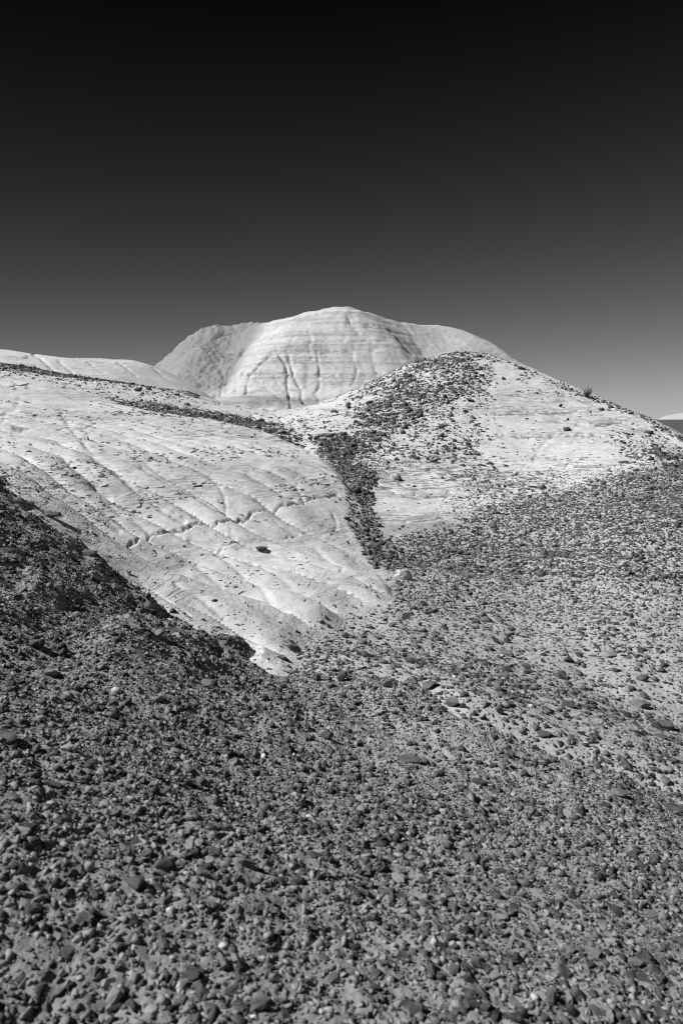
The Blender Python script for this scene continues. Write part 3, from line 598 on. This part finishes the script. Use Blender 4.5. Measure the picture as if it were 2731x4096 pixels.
# rocks read one by one off the photograph: pixel of the base's middle, width and height in px, tone, shape seed, label
SPECIAL = [
 (1612, 2318, 78, 52, .56, 'white_boulder', 'white fluted boulder sitting at the lower end of the gully', 'boulder'),
 (1588, 1925, 36, 30, .16, 'round_boulder', 'lone rounded grey boulder resting on bare pale clay', 'boulder'),
 (1812, 2828, 66, 48, .14, 'rock', 'large angular grey rock with a lit facet and black shadow', 'rock'),
 (1850, 2838, 40, 34, .10, 'rock', 'dark blocky rock touching the large angular facetted rock', 'rock'),
 (1884, 2862, 44, 36, .30, 'rock', 'pale rounded rock beside the dark blocky rock pair', 'rock'),
 (1935, 2885, 30, 34, .045, 'rock', 'upright black rock with a pale stone at its side', 'rock'),
 (2268, 2832, 66, 38, .085, 'rock', 'dark triangular slab rock lying on pale dust', 'rock'),
 (2335, 2855, 34, 24, .30, 'rock', 'small pale rock behind the dark triangular slab', 'rock'),
 (2560, 2832, 92, 44, .13, 'rock', 'broad grey rock on the pale dusty strip', 'rock'),
 (2585, 2798, 50, 44, .13, 'rock', 'rounded grey rock behind the broad grey rock', 'rock'),
 (2655, 2915, 96, 44, .10, 'rock', 'long dark mottled rock lying on the dusty strip', 'rock'),
 (2645, 2955, 60, 32, .16, 'rock', 'low grey rock just before the long dark mottled rock', 'rock'),
 (2125, 2702, 62, 34, .11, 'rock', 'dark grey tilted slab casting a black shadow on dust', 'rock'),
 (2100, 2680, 46, 36, .15, 'rock', 'grey slab overlapping the dark tilted slab', 'rock'),
 (2240, 2715, 62, 50, .20, 'rock', 'grey facetted rock with pale dust heaped against it', 'rock'),
 (2275, 2650, 44, 30, .05, 'rock', 'black squat rock alone on the pale dusty strip', 'rock'),
 (2172, 2650, 44, 30, .05, 'rock', 'black oval rock beside a pale rock', 'rock'),
 (2168, 2622, 34, 26, .42, 'rock', 'pale rounded rock behind the black oval rock', 'rock'),
 (2435, 2630, 62, 36, .28, 'rock', 'light grey half-buried slab above the dusty strip', 'rock'),
 (2030, 2572, 34, 32, .15, 'rock', 'grey pointed rock on the gravel fan', 'rock'),
 (1975, 2572, 44, 24, .06, 'rock', 'low black rock beside the grey pointed rock', 'rock'),
 (1650, 2650, 42, 32, .20, 'rock', 'light-topped rock with a black shaded foot', 'rock'),
 (1595, 2672, 44, 30, .08, 'rock', 'dark wedge rock standing before the light-topped rock', 'rock'),
 (1530, 2655, 46, 24, .17, 'rock', 'flat mottled rock with a black shadow on the fan', 'rock'),
 (1460, 2572, 36, 26, .17, 'rock', 'grey rock at the edge of the fan gravel', 'rock'),
 (1380, 2552, 34, 30, .09, 'rock', 'dark pointed rock at the toe of the rilled hill', 'rock'),
 (1440, 2620, 30, 32, .07, 'rock', 'dark upright rock at the toe of the rilled hill', 'rock'),
 (1172, 2608, 64, 50, .09, 'rock', 'dark rough rock embedded in the pale clay foot', 'rock'),
 (1490, 2518, 56, 22, .10, 'rock', 'flat dark rock alone on bare pale dust', 'rock'),
 (1575, 2510, 44, 28, .09, 'rock', 'dark rounded rock at the edge of bare dust', 'rock'),
 (1370, 2725, 46, 58, .07, 'rock', 'tall dark rock at the rim of the gravel slope', 'rock'),
 (1268, 2722, 40, 34, .075, 'rock', 'dark block on the rim of the gravel slope', 'rock'),
 (1548, 2755, 50, 44, .20, 'rock', 'grey domed rock on the rim of the gravel slope', 'rock'),
 (1720, 2755, 70, 34, .09, 'rock', 'dark grey flattened rock above the dusty rim', 'rock'),
 (2180, 2950, 60, 36, .08, 'rock', 'dark rock beside the dry grass sprig', 'rock'),
 (2330, 2945, 52, 38, .09, 'rock', 'dark lumpy rock on the pale strip edge', 'rock'),
 (2065, 2900, 42, 28, .06, 'rock', 'black low rock on the pale strip edge', 'rock'),
 (1995, 2860, 44, 52, .15, 'rock', 'tilted long rock with a pale streak', 'rock'),
 (612, 2468, 36, 56, .06, 'rock', 'upright black stone with a pale face on the slope rim', 'rock'),
 (535, 2350, 54, 30, .10, 'rock', 'dark domed rock stuck on the pale clay above the rim', 'rock'),
 (590, 2395, 26, 34, .05, 'rock', 'small black spike of rock on pale clay', 'rock'),
 (515, 2410, 40, 40, .09, 'rock', 'grey-brown block on the rim of the gravel slope', 'rock'),
 (200, 2075, 80, 34, .08, 'rock', 'flat dark slab on the upper rim of the gravel slope', 'rock'),
 (635, 2555, 52, 44, .16, 'rock', 'light grey block just inside the slope rim', 'rock'),
 (148, 2600, 76, 56, .055, 'rock', 'black boulder with a deep shadow on the gravel slope', 'boulder'),
 (105, 2535, 32, 30, .42, 'rock', 'pale rounded stone among the slope gravel', 'rock'),
 (205, 2710, 74, 46, .15, 'rock', 'grey flattened rock among gravel with black shadow', 'rock'),
 (150, 2665, 32, 30, .42, 'rock', 'whitish knob stone above the grey flattened rock', 'rock'),
 (820, 2745, 96, 40, .11, 'rock', 'long dark slab with a deep black hollow under it', 'rock'),
 (205, 3150, 84, 64, .10, 'rock', 'round pitted dark boulder sunk in gravel', 'boulder'),
 (60, 3200, 96, 50, .16, 'rock', 'wedge of grey rock with a broad black shadow', 'rock'),
 (268, 3005, 58, 40, .30, 'rock', 'pale wedge rock with a black shadow behind it', 'rock'),
 (720, 3068, 24, 22, .5, 'rock', 'small bright white chip among the gravel', 'rock'),
 (640, 3480, 90, 60, .07, 'rock', 'dark pitted rock in the near gravel', 'rock'),
 (970, 3480, 120, 60, .10, 'rock', 'dark long ridge-backed rock in the near gravel', 'rock'),
 (520, 3560, 110, 50, .055, 'rock', 'black low rock in the near gravel', 'rock'),
 (1310, 2960, 70, 50, .075, 'rock', 'dark leaning rock in the middle gravel', 'rock'),
 (1640, 3050, 100, 46, .08, 'rock', 'dark grey slab in the middle gravel', 'rock'),
 (2700, 3250, 90, 46, .06, 'rock', 'large dark rock near the dusty strip with fine gravel', 'rock'),
 (2480, 3190, 80, 46, .13, 'rock', 'grey flat rock with dusty top near dry grass', 'rock'),
 (2160, 2330, 62, 26, .15, 'rock', 'grey flat slab lying on the fine gravel fan', 'rock'),
 (1500, 2200, 50, 36, .07, 'rock', 'dark block wedged in the gully stones', 'rock'),
 (1450, 2088, 30, 18, .035, 'rock', 'black flat rock in the narrow gully', 'rock'),
 (1050, 2212, 56, 26, .04, 'rock', 'black flake rock under the clay ledge on the rilled hill', 'rock'),
 (355, 2225, 60, 30, .09, 'rock', 'dark wedge rock on clay beside the slope rim', 'rock'),
 (2012, 1520, 18, 13, .12, 'rock', 'small grey rock alone high on the stony hill', 'rock'),
 (2270, 1682, 12, 22, .05, 'rock', 'small upright black rock on the banded pale slope', 'rock'),
 (2242, 1630, 20, 15, .10, 'rock', 'small dark rock on the upper banded pale slope', 'rock'),
]
hand = []
for u, v, wpx, hpx, tone, nm, lab, cat in SPECIAL:
    p, i = hit(u, v); hand.append((p, i))

# the 300 largest in view become single objects, the rest gravel
sx, sy = ST[:, 0], ST[:, 1]
sz, si = ground(sx, sy)
ir, ia = grid_index(sx, sy)
pu, pv, pf = project(sx, sy, sz)
inview = SEEN[ir, ia] & (pu > 5) & (pu < 2726) & (pv < 4060) & (pf > .3)
app = ST[:, 2] / np.maximum(pf, .3) * inview
# keep clear of the hand-placed rocks
keep = np.ones(len(ST), bool)
for (p, i), sp_ in zip(hand, SPECIAL):
    w = sp_[2] / F * p[1]
    keep &= np.hypot(sx - p[0], sy - p[1] - .2 * w) > .42 * w + ST[:, 2] * .3
order = np.argsort(-app * keep)
N_SINGLE = 300 - len(SPECIAL)
single = order[:N_SINGLE]
rest = keep.copy(); rest[single] = False
wide = np.abs(np.arctan2(sx, sy)) > .545
rest &= (pv < 4400) | wide
rest = np.nonzero(rest)[0]
NN = NRM[ir, ia]
def frames(n, nrm, tilt):
    yaw = rng.uniform(0, 2 * np.pi, n); up = nrm + rng.normal(0, tilt, (n, 3)); up /= np.linalg.norm(up, axis=1, keepdims=True)
    a = np.stack([np.cos(yaw), np.sin(yaw), np.zeros(n)], -1); a -= up * (a * up).sum(1, keepdims=True); a /= np.linalg.norm(a, axis=1, keepdims=True)
    return np.stack([a, np.cross(up, a), up], -1)         # columns
FR = frames(len(ST), NN, .22)
vs, ts, tn, off = [], [], [], 0
tiny = (ST[:, 2] / np.maximum(pf, .3) * F < 26) | wide
lib_of = np.where(tiny, len(LIB) + rng.integers(0, len(SMALL), len(ST)), rng.integers(0, len(LIB), len(ST)))
for li, (V, T) in enumerate(LIB + SMALL):
    k = rest[lib_of[rest] == li]
    if len(k) == 0: continue
    s = ST[k, 2]
    P = np.einsum('nij,nvj->nvi', FR[k], V[None] * np.stack([np.ones(len(k)), np.ones(len(k)), np.where(si[k] == M_, 1.35, 1.0)], -1)[:, None, :]) * s[:, None, None]
    lift = V[:, 2].max() * s * .35
    P += np.stack([sx[k], sy[k], sz[k] + lift], -1)[:, None, :]
    vs.append(P.reshape(-1, 3)); ts.append((T[None] + (off + np.arange(len(k))[:, None, None] * len(V))).reshape(-1, 3)); off += P.shape[0] * P.shape[1]
    tn.append(np.repeat(ST[k, 3], len(V)))
V = np.concatenate(vs); T = np.concatenate(ts); tone = np.concatenate(tn)
me = fast_mesh('gravel', V, T, 3); me.update(calc_edges=True)
at_ = me.attributes.new('tone', 'FLOAT', 'POINT'); at_.data.foreach_set('value', tone.astype(np.float32))
me.materials.append(GRAVEL_MAT)
o = bpy.data.objects.new('gravel', me); COL.objects.link(o)
tag(o, 'dark angular shale gravel strewn over dust and pale clay', 'gravel', kind='stuff')
print('gravel stones', len(rest), 'tris', len(T), 'land quads', len(Q))

# thin flakes of clay lifting along the bedding of the bare hills
n = 260000
fa = rng.uniform(-.58, .58, n); fr = np.exp(rng.uniform(math.log(4.5), math.log(26), n)); fx = np.sin(fa) * fr; fy = np.cos(fa) * fr
jr, ja = grid_index(fx, fy); fi = IDX.reshape(NR, NA)[jr, ja]; fz0 = Z0.reshape(NR, NA)[jr, ja]
bed = fbm(fx / 5, fz0 / .16 + .5 * fbm(fx / 4, fy / 4, 2, 120), 3, 121)
spot = fbm(fx / .7, fy / .7, 3, 125)
pr = np.where(fi == L_, .04 + .20 * sstep(.0, .6, bed), np.where(fi == R_, .03 + .3 * sstep(.05, .6, bed) * ATT['strata'].reshape(NR, NA)[jr, ja], np.where(fi == S_, .02, 0))) * sstep(-.35, .45, spot)
k = SEEN[jr, ja] & (rng.random(n) < pr * .8)
fx, fy, fr = fx[k], fy[k], fr[k]; fz, _ = ground(fx, fy); jr, ja = jr[k], ja[k]
nn = NRM[jr, ja]; con = np.cross(nn, [0, 0, 1.0]); con /= np.linalg.norm(con, axis=1, keepdims=True) + 1e-9
con += rng.normal(0, .22, con.shape); up = nn + rng.normal(0, .12, nn.shape); up /= np.linalg.norm(up, axis=1, keepdims=True)
con -= up * (con * up).sum(1, keepdims=True); con /= np.linalg.norm(con, axis=1, keepdims=True)
FF = np.stack([con, np.cross(up, con), up], -1)
LN = fr * rng.uniform(.004, .011, len(fx)) * np.exp(rng.normal(0, .3, len(fx)))
flib = [hull_stone(700 + i, 8, .3) for i in range(8)]; which = rng.integers(0, 8, len(fx)); vs, ts, tn, off = [], [], [], 0
for li, (V, T) in enumerate(flib):
    q = np.nonzero(which == li)[0]; Vs = V * np.array([1, .3, .5])
    P = np.einsum('nij,vj->nvi', FF[q], Vs) * LN[q][:, None, None] + np.stack([fx[q], fy[q], fz[q] + .06 * LN[q]], -1)[:, None, :]
    vs.append(P.reshape(-1, 3)); ts.append((T[None] + (off + np.arange(len(q))[:, None, None] * len(V))).reshape(-1, 3)); off += len(q) * len(V)
    tn.append(np.repeat(rng.uniform(.2, .5, len(q)), len(V)))
V = np.concatenate(vs); T2 = np.concatenate(ts); me = fast_mesh('clay_flakes', V, T2, 3); me.update(calc_edges=True)
at_ = me.attributes.new('tone', 'FLOAT', 'POINT'); at_.data.foreach_set('value', np.concatenate(tn).astype(np.float32)); me.materials.append(GRAVEL_MAT)
o = bpy.data.objects.new('clay_flakes', me); COL.objects.link(o); tag(o, 'thin grey flakes of clay lifting from the bare pale hills', 'flakes', kind='stuff')
print('flakes', len(fx), len(T2))

# larger stones: rounded blocks cut by random planes, lightly roughened
def rock_mesh(seed, sxyz, npt, cuts, rough, bev):
    """an angular block: hull of a few points, edges chipped, faces broken up"""
    r = np.random.default_rng(seed); bm = bmesh.new()
    p = r.normal(size=(npt, 3)); p /= np.linalg.norm(p, axis=1, keepdims=True); p *= r.uniform(.85, 1.1, (npt, 1))
    for q in p: bm.verts.new(q)
    res = bmesh.ops.convex_hull(bm, input=bm.verts)
    junk = [g for g in res['geom_interior'] if isinstance(g, bmesh.types.BMVert)]
    if junk: bmesh.ops.delete(bm, geom=junk, context='VERTS')
    bmesh.ops.dissolve_limit(bm, angle_limit=math.radians(16), verts=bm.verts[:], edges=bm.edges[:])
    if bev: bmesh.ops.bevel(bm, geom=bm.edges[:], offset=bev, segments=1, affect='EDGES')
    bmesh.ops.triangulate(bm, faces=bm.faces[:])
    if cuts: bmesh.ops.subdivide_edges(bm, edges=bm.edges[:], cuts=cuts, use_grid_fill=True)
    bmesh.ops.triangulate(bm, faces=bm.faces[:]); bmesh.ops.recalc_face_normals(bm, faces=bm.faces[:]); bm.verts.index_update()
    P = np.array([v.co[:] for v in bm.verts]); T = np.array([[v.index for v in f.verts] for f in bm.faces]); bm.free()
    nz = fbm(P[:, 0] * 1.6 + seed, P[:, 1] * 1.6 + P[:, 2] * 1.3, 3, seed % 90) + .6 * fbm(P[:, 1] * 4 + seed, P[:, 2] * 4 - P[:, 0] * 3, 2, seed % 70)
    P = P * (1 + rough * nz)[:, None]
    P /= np.abs(P).max(0); P = P * np.array(sxyz) * .5
    m = fast_mesh('stone', P, T, 3); m.update(calc_edges=True)
    m.polygons.foreach_set('use_smooth', np.ones(len(m.polygons), bool)); m.set_sharp_from_angle(angle=math.radians(18))
    m.materials.append(STONE_MAT); return m
FLAT = [.32, .42, .52, .64]
SLIB = [(i % 4, rock_mesh(200 + i, (1, random.uniform(.6, .85), FLAT[i % 4]), random.choice([9, 11, 13]), 1, .22, .05)) for i in range(28)]
def zone_words(i, t, f, s):
    tw = 'black' if t < .055 else 'dark grey' if t < .10 else 'mid grey' if t < .2 else 'pale'
    fw = ('thin flat', 'low wedge-like', 'chunky angular', 'tall blocky')[f]
    sz_ = 'fist-sized' if s > .075 else 'palm-sized' if s > .052 else 'finger-long'
    place = {M_: 'lying in the dusty gravel slope', R_: 'lying on the stony hill and its fan', S_: 'in the dark gravel line of the saddle', L_: 'on the bare rilled clay hill', F_: 'on the smooth pale ridge'}[i]
    return '%s %s %s stone %s' % (sz_, tw, fw, place), '%s %s %s stones %s' % (sz_, tw, fw, place)
from mathutils import Quaternion
for j in single:
    f, me = SLIB[rng.integers(0, len(SLIB))]
    s = ST[j, 2]; o = bpy.data.objects.new('stone', me); COL.objects.link(o)
    Rm = FR[j]; up = Rm[:, 2] if Rm[2, 2] > 0 else -Rm[:, 2]
    q = Vector(up).to_track_quat('Z', 'Y'); o.rotation_mode = 'QUATERNION'
    o.rotation_quaternion = q @ Quaternion((0, 0, 1), random.uniform(0, 6.28))
    o.scale = (s, s, s); o.location = (sx[j], sy[j], sz[j] + .03 * s)
    t = float(ST[j, 3]); o.color = (t, t, t, 1)
    lab, grp = zone_words(int(si[j]), t, f, s); tag(o, lab, 'stone', grp)
for n, ((p, i), (u, v, wpx, hpx, t, nm, lab, cat)) in enumerate(zip(hand, SPECIAL)):
    w = wpx / F * p[1] * 1.06; h = hpx / F * p[1]
    # seen from above at an angle: the apparent height is part height, part depth
    look = -p[2] / np.linalg.norm(p)
    dep = w * random.uniform(.6, .8); hz = max(.35 * w, min(1.05 * w, (h - dep * max(look, 0) * .5) * 1.15))
    big = nm == 'white_boulder'
    me = rock_mesh(400 + n * 7, (w, dep, hz), 16 if big else random.choice([8, 9, 11, 13]), 3, .22 if big else .13, .07)
    o = bpy.data.objects.new(nm, me); COL.objects.link(o)
    o.location = (p[0], p[1] + .30 * dep, 0)
    zz, _ = ground(np.array([o.location.x]), np.array([o.location.y])); o.location.z = zz[0] + .5 * hz - .24 * hz
    o.rotation_euler = (random.uniform(-.12, .12), random.uniform(-.15, .15), random.uniform(-.35, .35)); o.color = (t, t, t, 1)
    tag(o, lab, cat)

# ------------------------------------------------------------------ plants
def plant_mat(name, c):
    m, nt, b = mat(name); k = N(nt); p = k.new('ShaderNodeNewGeometry').outputs['Position']
    v = k.math('MULTIPLY', k.math('ADD', .6, k.math('MULTIPLY', k.noise(p, 40, 3), .8)), c); cc = k.new('ShaderNodeCombineColor')
    for i in range(3): nt.links.new(v, cc.inputs[i])
    nt.links.new(cc.outputs[0], b.inputs['Base Color']); return m
WOOD = plant_mat('dry_wood', .10); LEAF = plant_mat('shrub_leaf', .055); STRAW = plant_mat('dry_straw', .5)
def tube(bm, P, r0, r1, n=5):
    rings = []
    for i, p in enumerate(P):
        p = Vector(p); d = (Vector(P[min(i + 1, len(P) - 1)]) - Vector(P[max(i - 1, 0)])).normalized()
        a = d.orthogonal().normalized(); b = d.cross(a); r = r0 + (r1 - r0) * i / (len(P) - 1)
        rings.append([bm.verts.new(p + (a * math.cos(6.283 * j / n) + b * math.sin(6.283 * j / n)) * r) for j in range(n)])
    for A, B in zip(rings[:-1], rings[1:]):
        for j in range(n): bm.faces.new((A[j], A[(j + 1) % n], B[(j + 1) % n], B[j]))
    bm.faces.new(rings[0][::-1]); bm.faces.new(rings[-1])
def done(name, bm, m, parent):
    me = bpy.data.meshes.new(name); bm.to_mesh(me); bm.free(); me.materials.append(m)
    o = bpy.data.objects.new(name, me); COL.objects.link(o); o.parent = parent; return o
def empty(name, p):
    o = bpy.data.objects.new(name, None); COL.objects.link(o); o.location = p; return o
p, i = hit(2345, 1590)
root = empty('shrub', p); root.scale = (.75, .75, .72); tag(root, 'small dark leafy shrub growing on the crest of the stony hill', 'shrub')
fol = bmesh.new(); rs = random.Random(3)
for b in range(17):
    a = rs.uniform(0, 6.28); lean = rs.uniform(.1, .95); L = rs.uniform(.26, .50) * (1.1 - .35 * lean)
    bm = bmesh.new(); P = [(0, 0, -.04)]; dx, dy = math.cos(a) * lean, math.sin(a) * lean
    for s in range(1, 7):
        t = s / 6; P.append((dx * L * t + rs.uniform(-.012, .012), dy * L * t + rs.uniform(-.012, .012), L * t * (1 - .2 * lean * t)))
    tube(bm, P, .009, .002); done('branch', bm, WOOD, root)
    for s in range(1, 7):
        for q in range(16 if s < 6 else 10):
            c = Vector(P[s]) + Vector((rs.gauss(0, .030), rs.gauss(0, .030), rs.gauss(0, .028)))
            d = Vector((rs.gauss(0, 1), rs.gauss(0, 1), rs.gauss(.6, 1))).normalized(); e = d.orthogonal().normalized() * rs.uniform(.004, .008); l = rs.uniform(.018, .04)
            vv = [fol.verts.new(c + e * .2), fol.verts.new(c + d * l * .5 + e), fol.verts.new(c + d * l), fol.verts.new(c + d * l * .5 - e)]
            fol.faces.new(vv)
done('foliage', fol, LEAF, root)
def sprig(u, v, h, n, lab, seed):
    rs = random.Random(seed); p, i = hit(u, v); root = empty('grass_sprig', p); tag(root, lab, 'grass', 'dry grass sprigs in the gravel')
    for b in range(n):
        a = rs.uniform(0, 6.28); ln = rs.uniform(.05, .45); L = h * rs.uniform(.5, 1.0); bm = bmesh.new()
        P = [(math.cos(a) * ln * L * t * t, math.sin(a) * ln * L * t * t, L * t - .01) for t in (0, .25, .5, .75, 1)]
        tube(bm, P, .0028, .0007, 4); done('blade', bm, STRAW, root)
sprig(2115, 2990, .10, 6, 'thin pale dry grass sprig beside a dark rock', 5)
sprig(2275, 3130, .16, 9, 'taller dry grass sprig with several fine stalks in gravel', 6)
def twig(pa, pb, lab):
    A, _ = hit(*pa); B, _ = hit(*pb); P = [A + (B - A) * t + np.array([random.uniform(-.01, .01), random.uniform(-.01, .01), .06]) for t in np.linspace(0, 1, 7)]
    bm = bmesh.new(); tube(bm, P, .006, .003); o = done('twig', bm, STRAW, None); tag(o, lab, 'twig')
twig((1430, 2030), (1452, 2100), 'thin pale twig lying on the dark gully stones')
